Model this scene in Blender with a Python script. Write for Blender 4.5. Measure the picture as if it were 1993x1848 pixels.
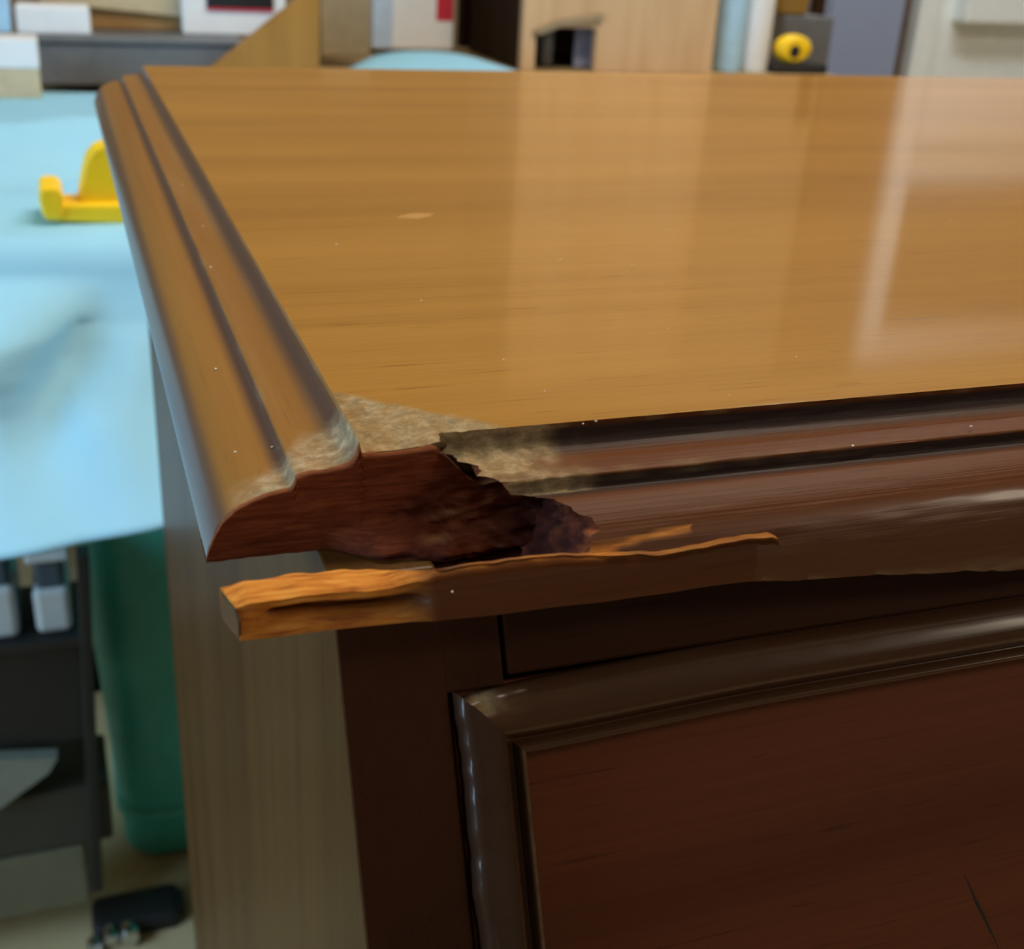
import bpy, bmesh, math, random
from mathutils import Vector, Matrix, noise

S = bpy.context.scene
for o in list(bpy.data.objects):
    bpy.data.objects.remove(o)
COL = S.collection
random.seed(7)

# ------------------------------------------------------------------ camera
F = 2360.0
CX, CY = 996.5, 924.0
def unit(v):
    return Vector(v).normalized()
DX = unit((6934, -687, 2360))                 # desk x, y and "down" seen in the lens
DY = unit((-916, -1138, 2360))
DY = (DY - DX * DY.dot(DX)).normalized()
DZ = DX.cross(DY).normalized()
if DZ.y < 0:
    DZ = -DZ
H = 0.08                                      # lens height over the desk top
TOPZ = 1.0
CAMZ = TOPZ + H
def w_of(c):
    return Vector((c.dot(DX), c.dot(DY), -c.dot(DZ)))
right, up, back = w_of(Vector((1, 0, 0))), w_of(Vector((0, -1, 0))), w_of(Vector((0, 0, -1)))
cam = bpy.data.cameras.new('camera')
camo = bpy.data.objects.new('camera', cam)
COL.objects.link(camo)
camo.matrix_world = Matrix(((right.x, up.x, back.x, 0), (right.y, up.y, back.y, 0),
                            (right.z, up.z, back.z, CAMZ), (0, 0, 0, 1)))
cam.sensor_fit = 'HORIZONTAL'
cam.sensor_width = 36.0
cam.lens = F / 1993.0 * 36.0
cam.clip_start = 0.01
cam.dof.use_dof = True
cam.dof.focus_distance = 0.235
cam.dof.aperture_fstop = 24.0
S.camera = camo
def ray(px, py):
    return w_of(Vector(((px - CX) / F, (py - CY) / F, 1)))
def at(px, py, y):                            # point seen at a pixel, at depth y
    r = ray(px, py)
    return Vector((0, 0, CAMZ)) + r * (y / r.y)
def atz(px, py, z):
    r = ray(px, py)
    return Vector((0, 0, CAMZ)) + r * ((z - CAMZ) / r.z)

# ------------------------------------------------------------------ world, light, exposure
W = bpy.data.worlds.new('world')
S.world = W
W.use_nodes = True
W.node_tree.nodes['Background'].inputs[0].default_value = (0.45, 0.68, 1.0, 1)
W.node_tree.nodes['Background'].inputs[1].default_value = 1.2
S.view_settings.view_transform = 'Standard'
S.view_settings.look = 'None'
S.view_settings.exposure = 0.0
S.view_settings.gamma = 1.0
S.view_settings.use_curve_mapping = False
S.cycles.max_bounces = 8
S.cycles.diffuse_bounces = 4
S.cycles.sample_clamp_indirect = 6.0
def area(name, loc, target, sx, sy, power, color):
    l = bpy.data.lights.new(name, 'AREA')
    l.shape = 'RECTANGLE'
    l.size, l.size_y, l.energy, l.color = sx, sy, power, color
    o = bpy.data.objects.new(name, l)
    COL.objects.link(o)
    o.location = loc
    o.rotation_euler = (Vector(target) - Vector(loc)).to_track_quat('-Z', 'Y').to_euler()
    return o
area('daylight_window', (-1.58, 0.40, 1.30), (0.0, 0.90, 0.85), 1.3, 1.2, 31, (0.52, 0.78, 1.0))
area('ceiling_lamp_light', (0.8, 0.75, 2.40), (0.8, 0.75, 0), 1.2, 0.30, 30, (1.0, 0.88, 0.70))
area('rear_fill_light', (1.8, 2.1, 2.40), (1.9, 2.6, 0), 1.2, 0.30, 20, (0.96, 0.98, 1.0))  # added fill that brightens the things at the back
area('front_lamp_light', (1.6, -0.75, 2.05), (0.2, 0.3, 0.9), 0.35, 0.35, 6.0, (1.0, 0.85, 0.65))

# ------------------------------------------------------------------ materials
def nt(name):
    m = bpy.data.materials.new(name)
    m.use_nodes = True
    t = m.node_tree
    return m, t, t.nodes['Principled BSDF']
def link(t, a, b):
    t.links.new(a, b)
def node(t, typ, **kw):
    n = t.nodes.new(typ)
    for k, v in kw.items():
        setattr(n, k, v)
    return n
def ramp(t, src, stops):
    r = node(t, 'ShaderNodeValToRGB')
    e = r.color_ramp.elements
    while len(e) < len(stops):
        e.new(0.5)
    for i, (p, c) in enumerate(stops):
        e[i].position = p
        e[i].color = tuple(c) + (1,) if len(c) == 3 else c
    link(t, src, r.inputs[0])
    return r
def mixc(t, fac, a, b, typ='MIX'):
    m = node(t, 'ShaderNodeMix', data_type='RGBA', blend_type=typ)
    for i, v in ((0, fac), (6, a), (7, b)):
        if hasattr(v, 'links'):
            link(t, v, m.inputs[i])
        elif i == 0:
            m.inputs[0].default_value = v
        else:
            m.inputs[i].default_value = tuple(v) + (1,)
    return m.outputs[2]
def coords(t, scale, rot=(0, 0, 0)):
    tc = node(t, 'ShaderNodeTexCoord')
    mp = node(t, 'ShaderNodeMapping')
    mp.inputs['Scale'].default_value = scale
    mp.inputs['Rotation'].default_value = rot
    link(t, tc.outputs['Object'], mp.inputs[0])
    return mp.outputs[0]
def tex_noise(t, vec, scale=1.0, detail=4.0, rough=0.6, dist=0.0):
    n = node(t, 'ShaderNodeTexNoise')
    n.inputs['Scale'].default_value = scale
    n.inputs['Detail'].default_value = detail
    n.inputs['Roughness'].default_value = rough
    n.inputs['Distortion'].default_value = dist
    link(t, vec, n.inputs['Vector'])
    return n.outputs[0]
def bump(t, p, h, strength, dist):
    b = node(t, 'ShaderNodeBump')
    b.inputs['Strength'].default_value = strength
    b.inputs['Distance'].default_value = dist
    link(t, h, b.inputs['Height'])
    link(t, b.outputs[0], p.inputs['Normal'])
def plain(name, col, rough=0.6, metal=0.0, var=0.10, scale=40.0, spec=0.5, trans=0.0, coat=0.0, bumpd=0.0):
    m, t, p = nt(name)
    n = tex_noise(t, coords(t, (1, 1, 1)), scale, 4)
    lo = [c * (1 - var) for c in col]
    hi = [min(1, c * (1 + var)) for c in col]
    r = ramp(t, n, [(0.3, lo), (0.7, hi)])
    link(t, r.outputs[0], p.inputs['Base Color'])
    p.inputs['Roughness'].default_value = rough
    p.inputs['Metallic'].default_value = metal
    p.inputs['Specular IOR Level'].default_value = spec
    p.inputs['Transmission Weight'].default_value = trans
    p.inputs['Coat Weight'].default_value = coat
    if bumpd:
        bump(t, p, n, 0.5, bumpd)
    return m
def wood(name, light, mid, dark, along='X', rough=0.25, coat=0.5, bare=(0.33, 0.24, 0.13), streak=1.0, spec=0.3, coat_rough=0.08, seed=0.0, bumpd=0.0001):
    """varnished wood, grain along one axis; the point attribute 'wear' shows the bare wood, 'tear' the raw orange wood"""
    m, t, p = nt(name)
    sc = {'X': (1, 14, 14), 'Y': (14, 1, 14), 'Z': (14, 14, 1)}[along]
    big = tex_noise(t, coords(t, tuple(4.5 * s * (0.35 if s == 1 else 0.42) for s in sc), (seed * .01, 0, 0)), 1.0, 5, 0.55, 0.6)
    fine = tex_noise(t, coords(t, tuple(30 * s * (0.3 if s == 1 else 2.2) for s in sc)), 1.0, 3, 0.7, 0.2)
    pore = tex_noise(t, coords(t, tuple(55 * s * (1.0 if s == 1 else 1.6) for s in sc)), 1.0, 2, 0.5)
    c = ramp(t, big, [(0.30, dark), (0.50, mid), (0.72, light)]).outputs[0]
    f = ramp(t, fine, [(0.30, (0.80, 0.76, 0.72)), (0.58, (1.0, 1.0, 1.0))]).outputs[0]
    c = mixc(t, 0.75 * streak, c, f, 'MULTIPLY')
    q = ramp(t, pore, [(0.26, (0.55, 0.46, 0.38)), (0.36, (1, 1, 1))]).outputs[0]
    c = mixc(t, 0.8 * streak, c, q, 'MULTIPLY')
    at_w = node(t, 'ShaderNodeAttribute', attribute_name='wear')
    at_t = node(t, 'ShaderNodeAttribute', attribute_name='tear')
    grit = tex_noise(t, coords(t, (330, 420, 420)), 1.0, 6, 0.78)
    bc = ramp(t, grit, [(0.34, [v * 0.6 for v in bare]), (0.5, bare), (0.66, [min(1, v * q) for v, q in zip(bare, (1.55, 1.65, 1.9))])]).outputs[0]
    rawn = tex_noise(t, coords(t, (120, 900, 900)), 1.0, 3, 0.6)
    rc = ramp(t, rawn, [(0.28, (0.30, 0.085, 0.018)), (0.5, (0.60, 0.22, 0.035)), (0.75, (0.76, 0.34, 0.07))]).outputs[0]
    at_g = node(t, 'ShaderNodeAttribute', attribute_name='dark_band')   # darker purple-brown in the recesses and along the outer round
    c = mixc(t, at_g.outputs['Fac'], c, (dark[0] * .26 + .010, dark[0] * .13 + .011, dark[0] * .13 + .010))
    c = mixc(t, at_w.outputs['Fac'], c, bc)
    c = mixc(t, at_t.outputs['Fac'], c, rc)
    link(t, c, p.inputs['Base Color'])
    mx = node(t, 'ShaderNodeMath', operation='MAXIMUM')
    link(t, at_w.outputs['Fac'], mx.inputs[0]); link(t, at_t.outputs['Fac'], mx.inputs[1])
    mr = node(t, 'ShaderNodeMapRange')
    link(t, mx.outputs[0], mr.inputs[0])
    mr.inputs[3].default_value = coat; mr.inputs[4].default_value = 0.0
    link(t, mr.outputs[0], p.inputs['Coat Weight'])
    mr2 = node(t, 'ShaderNodeMapRange')
    link(t, mx.outputs[0], mr2.inputs[0])
    mr2.inputs[3].default_value = rough; mr2.inputs[4].default_value = 0.75
    link(t, mr2.outputs[0], p.inputs['Roughness'])
    at_m = node(t, 'ShaderNodeAttribute', attribute_name='matte')    # varnish rubbed dull
    mr3 = node(t, 'ShaderNodeMapRange')
    link(t, at_m.outputs['Fac'], mr3.inputs[0])
    mr3.inputs[3].default_value = spec; mr3.inputs[4].default_value = 0.06
    link(t, mr3.outputs[0], p.inputs['Specular IOR Level'])
    mr4 = node(t, 'ShaderNodeMath', operation='SUBTRACT')
    mr4.inputs[0].default_value = 1.0
    link(t, at_m.outputs['Fac'], mr4.inputs[1])
    mul = node(t, 'ShaderNodeMath', operation='MULTIPLY')
    link(t, mr.outputs[0], mul.inputs[0]); link(t, mr4.outputs[0], mul.inputs[1])
    link(t, mul.outputs[0], p.inputs['Coat Weight'])
    p.inputs['Coat Roughness'].default_value = coat_rough
    bump(t, p, fine, 0.35, bumpd)
    return m
M = {}
M['top'] = wood('honey_varnished_wood', (0.415, 0.212, 0.042), (0.370, 0.182, 0.036), (0.315, 0.150, 0.028), 'X', 0.36, 0.66, coat_rough=0.08, streak=0.7, spec=.02)
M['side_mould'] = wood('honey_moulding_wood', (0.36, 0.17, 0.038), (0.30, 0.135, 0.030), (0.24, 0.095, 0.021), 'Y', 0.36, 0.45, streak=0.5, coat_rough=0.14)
M['front_mould'] = wood('shaded_moulding_wood', (0.150, 0.050, 0.014), (0.110, 0.034, 0.010), (0.070, 0.021, 0.007), 'X', 0.40, 0.75, streak=0.8, spec=.4, coat_rough=0.2, bare=(0.34, 0.24, 0.12), bumpd=0.0004)  # side_mould's wood, brown deepened with the shade of the unlit front
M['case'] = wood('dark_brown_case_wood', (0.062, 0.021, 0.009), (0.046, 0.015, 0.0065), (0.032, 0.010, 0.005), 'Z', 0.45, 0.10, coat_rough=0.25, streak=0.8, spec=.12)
M['rail'] = wood('dark_brown_rail_wood', (0.062, 0.021, 0.009), (0.046, 0.015, 0.0065), (0.032, 0.010, 0.005), 'X', 0.45, 0.12, coat_rough=0.25, streak=0.8, spec=.12)
M['leaf_mould'] = wood('walnut_leaf_moulding_wood', (0.10, 0.044, 0.020), (0.075, 0.031, 0.014), (0.05, 0.020, 0.009), 'X', 0.38, 0.55, coat_rough=0.20, streak=0.7, spec=.12, bumpd=0.0004)
M['leaf_panel'] = wood('red_brown_panel_wood', (0.190, 0.052, 0.018), (0.150, 0.039, 0.014), (0.105, 0.026, 0.010), 'X', 0.45, 0.15, coat_rough=0.3)
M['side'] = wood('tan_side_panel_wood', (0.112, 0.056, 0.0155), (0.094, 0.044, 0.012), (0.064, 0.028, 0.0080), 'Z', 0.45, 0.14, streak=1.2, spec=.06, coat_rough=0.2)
def raw_material():
    m, t, p = nt('raw_red_broken_wood')
    n = tex_noise(t, coords(t, (110, 500, 1300)), 1.0, 6, 0.68, 0.5)
    c = ramp(t, n, [(0.28, (0.10, 0.022, 0.010)), (0.5, (0.20, 0.046, 0.018)), (0.72, (0.30, 0.085, 0.030))]).outputs[0]
    at_w = node(t, 'ShaderNodeAttribute', attribute_name='wear')
    c = mixc(t, at_w.outputs['Fac'], c, (0.045, 0.012, 0.010))
    at_t = node(t, 'ShaderNodeAttribute', attribute_name='tear')
    c = mixc(t, at_t.outputs['Fac'], c, (0.46, 0.20, 0.09))
    link(t, c, p.inputs['Base Color'])
    p.inputs['Roughness'].default_value = 0.8
    p.inputs['Specular IOR Level'].default_value = 0.06
    bump(t, p, n, 0.6, 0.0006)
    return m
M['raw'] = raw_material()
M['dust'] = plain('pale_dust', (0.75, 0.68, 0.55), 0.9)

# ------------------------------------------------------------------ builders
def tag(o, label=None, cat=None, group=None, kind=None):
    for k, v in (('label', label), ('category', cat), ('group', group), ('kind', kind)):
        if v:
            o[k] = v
    return o
def thing(name, label, cat, loc, group=None):
    o = bpy.data.objects.new(name, None)
    o.empty_display_size = 0.05
    COL.objects.link(o)
    o.location = loc
    return tag(o, label, cat, group)
def base_of(o):
    v = Vector((0, 0, 0))
    while o:
        v += o.location
        o = o.parent
    return v
def mesh(name, verts, faces, mat, parent=None, origin=None, smooth=True, attrs=None):
    """verts in world space; origin defaults to their centre"""
    vs = [Vector(v) for v in verts]
    if origin is None:
        lo = [min(v[i] for v in vs) for i in range(3)]
        hi = [max(v[i] for v in vs) for i in range(3)]
        origin = Vector([(a + b) / 2 for a, b in zip(lo, hi)])
    origin = Vector(origin)
    me = bpy.data.meshes.new(name)
    me.from_pydata([v - origin for v in vs], [], faces)
    for k, vals in (attrs or {}).items():
        a = me.attributes.new(k, 'FLOAT', 'POINT')
        a.data.foreach_set('value', vals)
    if smooth:
        me.polygons.foreach_set('use_smooth', [True] * len(me.polygons))
    if mat:
        me.materials.append(mat)
    me.update()
    o = bpy.data.objects.new(name, me)
    COL.objects.link(o)
    if parent:
        o.parent = parent
        o.location = origin - base_of(parent)
    else:
        o.location = origin
    return o
def from_bm(name, bm, mat, parent=None, origin=None, smooth=False, attrs=None):
    bmesh.ops.recalc_face_normals(bm, faces=bm.faces)
    bm.verts.index_update()
    vs = [v.co.copy() for v in bm.verts]
    fs = [[v.index for v in f.verts] for f in bm.faces]
    bm.free()
    return mesh(name, vs, fs, mat, parent, origin, smooth, attrs)
def bm_box(bm, lo, hi, bevel=0.0, seg=2):
    lo, hi = Vector(lo), Vector(hi)
    lo, hi = Vector([min(a, b) for a, b in zip(lo, hi)]), Vector([max(a, b) for a, b in zip(lo, hi)])
    r = bmesh.ops.create_cube(bm, size=1.0)
    for v in r['verts']:
        v.co = Vector([lo[i] + (v.co[i] + 0.5) * (hi[i] - lo[i]) for i in range(3)])
    if bevel:
        es = list({e for v in r['verts'] for e in v.link_edges})
        bmesh.ops.bevel(bm, geom=es, offset=bevel, segments=seg, affect='EDGES', profile=0.5)
def box(name, lo, hi, mat, parent=None, bevel=0.002, rot=None, smooth=False):
    bm = bmesh.new()
    bm_box(bm, lo, hi, bevel)
    if rot:
        c = (Vector(lo) + Vector(hi)) / 2
        bmesh.ops.rotate(bm, cent=c, matrix=Matrix.Rotation(rot[1], 3, rot[0]), verts=bm.verts)
    return from_bm(name, bm, mat, parent, smooth=smooth)
def prism(name, poly, axis_vec, mat, parent=None, bevel=0.0):
    """closed polygon of points pushed along a vector"""
    bm = bmesh.new()
    vs = [bm.verts.new(Vector(p)) for p in poly]
    f = bm.faces.new(vs)
    r = bmesh.ops.extrude_face_region(bm, geom=[f])
    bmesh.ops.translate(bm, vec=Vector(axis_vec), verts=[g for g in r['geom'] if isinstance(g, bmesh.types.BMVert)])
    if bevel:
        bmesh.ops.bevel(bm, geom=list(bm.edges), offset=bevel, segments=2, affect='EDGES', profile=0.5)
    return from_bm(name, bm, mat, parent)
def lathe(name, prof, c, mat, parent=None, n=32, axis='Z', smooth=True, sx=1.0, sy=1.0):
    vs, fs = [], []
    for r, z in prof:
        for k in range(n):
            a = 2 * math.pi * k / n
            p = (r * math.cos(a) * sx, r * math.sin(a) * sy, z)
            if axis == 'X':
                p = (p[2], p[0], p[1])
            elif axis == 'Y':
                p = (p[0], p[2], p[1])
            vs.append(Vector(p) + Vector(c))
    for i in range(len(prof) - 1):
        for k in range(n):
            k2 = (k + 1) % n
            fs.append((i * n + k, i * n + k2, (i + 1) * n + k2, (i + 1) * n + k))
    fs.append(tuple(range(n))[::-1])
    fs.append(tuple((len(prof) - 1) * n + k for k in range(n)))
    bm = bmesh.new()
    me = [bm.verts.new(v) for v in vs]
    for f in fs:
        bm.faces.new([me[i] for i in f])
    o = from_bm(name, bm, mat, parent, smooth=smooth)
    o.data.set_sharp_from_angle(angle=0.7)
    return o
def gridmesh(rows, closed=False):
    n = len(rows[0])
    vs = [p for r in rows for p in r]
    fs = []
    for i in range(len(rows) - 1):
        for j in range(n if closed else n - 1):
            j2 = (j + 1) % n
            fs.append((i * n + j, i * n + j2, (i + 1) * n + j2, (i + 1) * n + j))
    return vs, fs
def lerp(tab, x):
    if x <= tab[0][0]:
        return tab[0][1]
    for (a, va), (b, vb) in zip(tab, tab[1:]):
        if x <= b:
            return va + (vb - va) * (x - a) / (b - a)
    return tab[-1][1]
def smooth01(x):
    x = max(0.0, min(1.0, x))
    return x * x * (3 - 2 * x)
def nz(x, y, z=0.0, s=1.0):
    return noise.noise(Vector((x * s, y * s, z * s)))
def frange(a, b, n):
    return [a + (b - a) * i / (n - 1) for i in range(n)]

# ------------------------------------------------------------------ the room
M['floor'] = plain('tan_concrete_floor', (0.62, 0.48, 0.27), 0.55, scale=9, var=0.12)
M['wall_blue'] = plain('tan_wall_paint', (0.28, 0.19, 0.10), 0.8, scale=3, var=0.06)
M['wall_warm'] = plain('warm_tan_wall_paint', (0.34, 0.24, 0.14), 0.8, scale=3, var=0.06)
M['wall_dark'] = plain('brown_plank_wall_paint', (0.24, 0.18, 0.12), 0.8, scale=3, var=0.06)
M['black'] = plain('black_plastic', (0.018, 0.018, 0.020), 0.35)
M['white'] = plain('white_gloss_paint', (0.80, 0.87, 0.88), 0.35, var=0.04)
M['ceil'] = plain('ceiling_paint', (0.60, 0.46, 0.28), 0.9, var=0.05)
M['dark_glass'] = plain('dark_glass', (0.03, 0.03, 0.03), 0.08, var=0.02)
XL, XR, YF, YB, ZC = -1.7, 3.4, -1.4, 3.0, 2.5
def struct(o):
    o['kind'] = 'structure'
    return o
struct(box('floor', (XL - .1, YF - .1, -0.1), (XR + .1, YB + .1, 0), M['floor'], bevel=0))
struct(box('ceiling', (XL - .1, YF - .1, ZC), (XR + .1, YB + .1, ZC + .1), M['ceil'], bevel=0))
struct(box('wall_back', (XL - .1, YB, 0), (XR + .1, YB + .1, ZC), M['wall_blue'], bevel=0))
struct(box('wall_right', (XR, YF - .1, 0), (XR + .1, YB, ZC), M['wall_warm'], bevel=0))
struct(box('wall_front', (XL - .1, YF - .1, 0), (XR, YF, ZC), M['wall_dark'], bevel=0))
wy0, wy1, wz0, wz1 = -0.30, 1.10, 0.65, 1.95
bm = bmesh.new()
for lo, hi in (((XL - .1, YF, 0), (XL, YB, wz0)), ((XL - .1, YF, wz1), (XL, YB, ZC)),
               ((XL - .1, YF, wz0), (XL, wy0, wz1)), ((XL - .1, wy1, wz0), (XL, YB, wz1))):
    bm_box(bm, lo, hi)
struct(from_bm('wall_left', bm, M['wall_warm']))
bm = bmesh.new()
for lo, hi in (((XL - .08, wy0, wz0), (XL - .02, wy1, wz0 + .05)), ((XL - .08, wy0, wz1 - .05), (XL - .02, wy1, wz1)),
               ((XL - .08, wy0, wz0 + .05), (XL - .02, wy0 + .05, wz1 - .05)), ((XL - .08, wy1 - .05, wz0 + .05), (XL - .02, wy1, wz1 - .05)),
               ((XL - .08, (wy0 + wy1) / 2 - .02, wz0 + .05), (XL - .02, (wy0 + wy1) / 2 + .02, wz1 - .05))):
    bm_box(bm, lo, hi)
win = struct(from_bm('window_1', bm, M['white']))
M['glass'] = plain('window_glass', (0.95, 0.97, 1.0), 0.02, trans=1.0, var=0.0)
for k in (0, 1):
    ya = wy0 + .05 if k == 0 else (wy0 + wy1) / 2 + .02
    yb = (wy0 + wy1) / 2 - .02 if k == 0 else wy1 - .05
    box('window_pane', (XL - .053, ya, wz0 + .05), (XL - .048, yb, wz1 - .05), M['glass'], win, 0)

# white panelled door in the back wall, with a dark pane over the lock rail
dx0, dx1 = 2.215, 3.05
door = struct(box('door_1', (dx0 + .06, YB - .025, 0.12), (dx1 - .06, YB - .010, 1.50), M['white'], bevel=0.002))
box('door_stile', (dx0, YB - .055, 0.0), (dx0 + .065, YB - .001, 2.1), M['white'], door, 0.004)
box('door_stile', (dx1 - .065, YB - .055, 0.0), (dx1, YB - .001, 2.1), M['white'], door, 0.004)
box('door_rail', (dx0 + .065, YB - .05, 0.0), (dx1 - .065, YB - .002, 0.14), M['white'], door, 0.004)
box('door_rail', (dx0 + .13, YB - .085, 0.880), (dx1 - .065, YB - .002, 1.00), M['white'], door, 0.008)
box('door_rail', (dx0 + .065, YB - .05, 1.48), (dx1 - .065, YB - .002, 1.56), M['white'], door, 0.004)
box('door_rail', (dx0 + .065, YB - .05, 2.0), (dx1 - .065, YB - .002, 2.1), M['white'], door, 0.004)
box('door_pane', (dx0 + .065, YB - .042, 1.56), (dx1 - .065, YB - .036, 2.0), M['dark_glass'], door, 0.0)
M['panel_brown'] = plain('dark_brown_panel_paint', (0.10, 0.055, 0.028), 0.6)
d2a, d2b = at(1600, 100, YB).x, at(1745, 100, YB).x
dark_panel = struct(box('reflected_dark_panel', (d2a, YB - .03, 0.0), (d2b, YB - .001, 2.15), M['panel_brown'], bevel=0.002))  # unseen, added so the desk top mirrors a dark band
for z0, z1 in ((.15, .95), (1.1, 2.0)):
    box('dark_panel_field', (d2a + .06, YB - .038, z0), (d2b - .06, YB - .029, z1), M['panel_brown'], dark_panel, 0.004)

# ------------------------------------------------------------------ the desk
def P(x, y, t):                                # desk space in lens heights: x right, y away, t below the top face
    return Vector((x * H, y * H, TOPZ - t * H))
XC, YE, YBK, XE = 0.515, 2.27, 8.57, 11.5      # inner corner of the flat top, its back edge, its right end
RAW = [(0, 0), (.004, .012), (.009, .028), (.020, .043), (.040, .052), (.075, .057), (.110, .060), (.130, .063), (.136, .068),
       (.139, .080), (.145, .092), (.158, .095), (.180, .097), (.213, .106), (.245, .120), (.270, .136), (.289, .156),
       (.303, .180), (.314, .205), (.321, .228), (.325, .255), (.328, .290), (.326, .325), (.318, .350), (.300, .362)]
def dens(pts, k):
    out = []
    n = len(pts)
    for i in range(n - 1):
        p0, p1, p2, p3 = pts[max(0, i - 1)], pts[i], pts[i + 1], pts[min(n - 1, i + 2)]
        for j in range(k):
            u = j / k
            q = []
            for c in (0, 1):
                m1, m2 = (p2[c] - p0[c]) * .5, (p3[c] - p1[c]) * .5
                q.append((2 * u**3 - 3 * u**2 + 1) * p1[c] + (u**3 - 2 * u**2 + u) * m1 + (-2 * u**3 + 3 * u**2) * p2[c] + (u**3 - u**2) * m2)
            out.append(tuple(q))
    out.append(pts[-1])
    return out
PROF = dens(RAW, 3)
def d_of_t(t):
    return lerp([(b, a) for a, b in PROF], t)
desk = thing('drop_leaf_desk', 'honey brown slant front wooden desk with a broken, splintered top corner', 'desk', (0.5, 0.4, 0))

# flat top, chamfer-worn at the broken corner
WEAR = [(.40, 2.66), (.515, 2.575), (.633, 2.470), (.700, 2.405), (.768, 2.362), (.856, 2.268), (.90, 2.24)]
xs = frange(XC, 1.10, 80) + [1.10 + (XE - 1.10) * (i / 40) ** 1.6 for i in range(1, 41)]
ys = frange(YE, 2.66, 60) + [2.66 + (YBK - 2.66) * (i / 30) ** 1.4 for i in range(1, 31)]
rows, wear = [], []
for y in ys:
    r = []
    for x in xs:
        lim = lerp(WEAR, x) + 0.012 * nz(x, y, 1, 30) + 0.006 * nz(x, y, 5, 90)
        w = smooth01((lim - y) / 0.035) if x < 0.95 else 0.0
        depth = 0.030 * min(1.0, max(0.0, (lim - y) / 0.22)) * (1 if x < .95 else 0)
        t = depth + 0.0015 * w * nz(x, y, 2, 40)
        ww = w * (0.85 + 0.4 * nz(x, y, 9, 25))
        edge = 0.0
        if x > .8:                              # pale chipped arris along the front edge
            e = max(0.0, 1 - (y - YE) / 0.012) * max(0.0, nz(x, 0, 3, 14) * 1.6 - 0.15)
            edge = e
            t += 0.0015 * e
        wear.append(max(0.0, min(1.0, max(ww, edge))))
        r.append(P(x, y, max(0.0, t)))
    rows.append(r)
vs, fs = gridmesh(rows)
n0, nx = len(vs), len(xs)
low = [P(x, y, 0.235) for x, y in ((XC, YE), (XE, YE), (XE, YBK), (XC, YBK))]
ring = [i for i in range(nx)] + [j * nx + nx - 1 for j in range(1, len(ys))] + [(len(ys) - 1) * nx + i for i in range(nx - 2, -1, -1)] + [j * nx for j in range(len(ys) - 2, 0, -1)]
base = len(vs)
for i in ring:
    v = vs[i].copy(); v.z = TOPZ - 0.235 * H
    vs.append(v)
for k in range(len(ring)):
    k2 = (k + 1) % len(ring)
    fs.append((ring[k2], ring[k], base + k, base + k2))
fs.append(tuple(base + k for k in range(len(ring)))[::-1])
wear += [0.0] * len(ring)
o = mesh('top_board', vs, fs, M['top'], desk, smooth=False, attrs={'wear': wear, 'tear': [0.0] * len(vs)})
o['label'] = 'honey varnished flat desk top with a whitish worn corner'

# left moulding: profile pulled from the break to the back edge
profL = [p for p in PROF if p[1] <= 0.2405]
profL += [(.322, .240)]
ysl = frange(YE, 2.75, 60) + [2.75 + (YBK - 2.75) * (i / 40) ** 1.4 for i in range(1, 41)]
rows, wear, dband = [], [], []
def dark_band_of(d, t):
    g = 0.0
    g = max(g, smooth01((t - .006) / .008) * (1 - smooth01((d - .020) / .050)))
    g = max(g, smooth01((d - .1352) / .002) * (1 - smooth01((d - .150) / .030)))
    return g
for j, y in enumerate(ysl):
    r = []
    for d, t in profL + [(.0, .240)]:
        yy = y
        if j < 4:
            yy += 0.010 * nz(d, t, 4, 45) * (1 - j / 4)
        lim = 2.40 + 0.10 * smooth01((.18 - d) / .12) + 0.03 * nz(d, y, 6, 22)
        w = smooth01((lim - y) / 0.10) * (1.0 if d < .20 else max(0.0, 1 - (d - .20) / .08)) * (.75 + .6 * nz(d, y, 7, 40))
        rub = 0.22 * max(0.0, nz(d * 12, y * .7, 3, 1.5)) * (1 if .03 < d < .13 else 0)
        arr = 0.35 * max(0.0, nz(y, 2, 3, 6) + .1) if abs(d - .134) < .006 or d < .005 else 0
        wear.append(max(0.0, min(1.0, max(w, rub, arr))))
        dband.append(max(0.85 * dark_band_of(d, t), 0.75 * smooth01((d - .262) / .03)))
        tt = t + 0.006 * max(0, w) * (0.5 + nz(d, y, 8, 50))
        r.append(P(XC - d, yy, tt))
    rows.append(r)
vs, fs = gridmesh(rows, closed=True)
n = len(rows[0])
fs.append(tuple(range(n))); fs.append(tuple(len(vs) - n + k for k in range(n))[::-1])
o = mesh('side_moulding', vs, fs, M['side_mould'], desk, attrs={'dark_band': dband, 'wear': wear, 'tear': [0.0] * len(vs)})
o.data.set_sharp_from_angle(angle=0.75)

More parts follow.
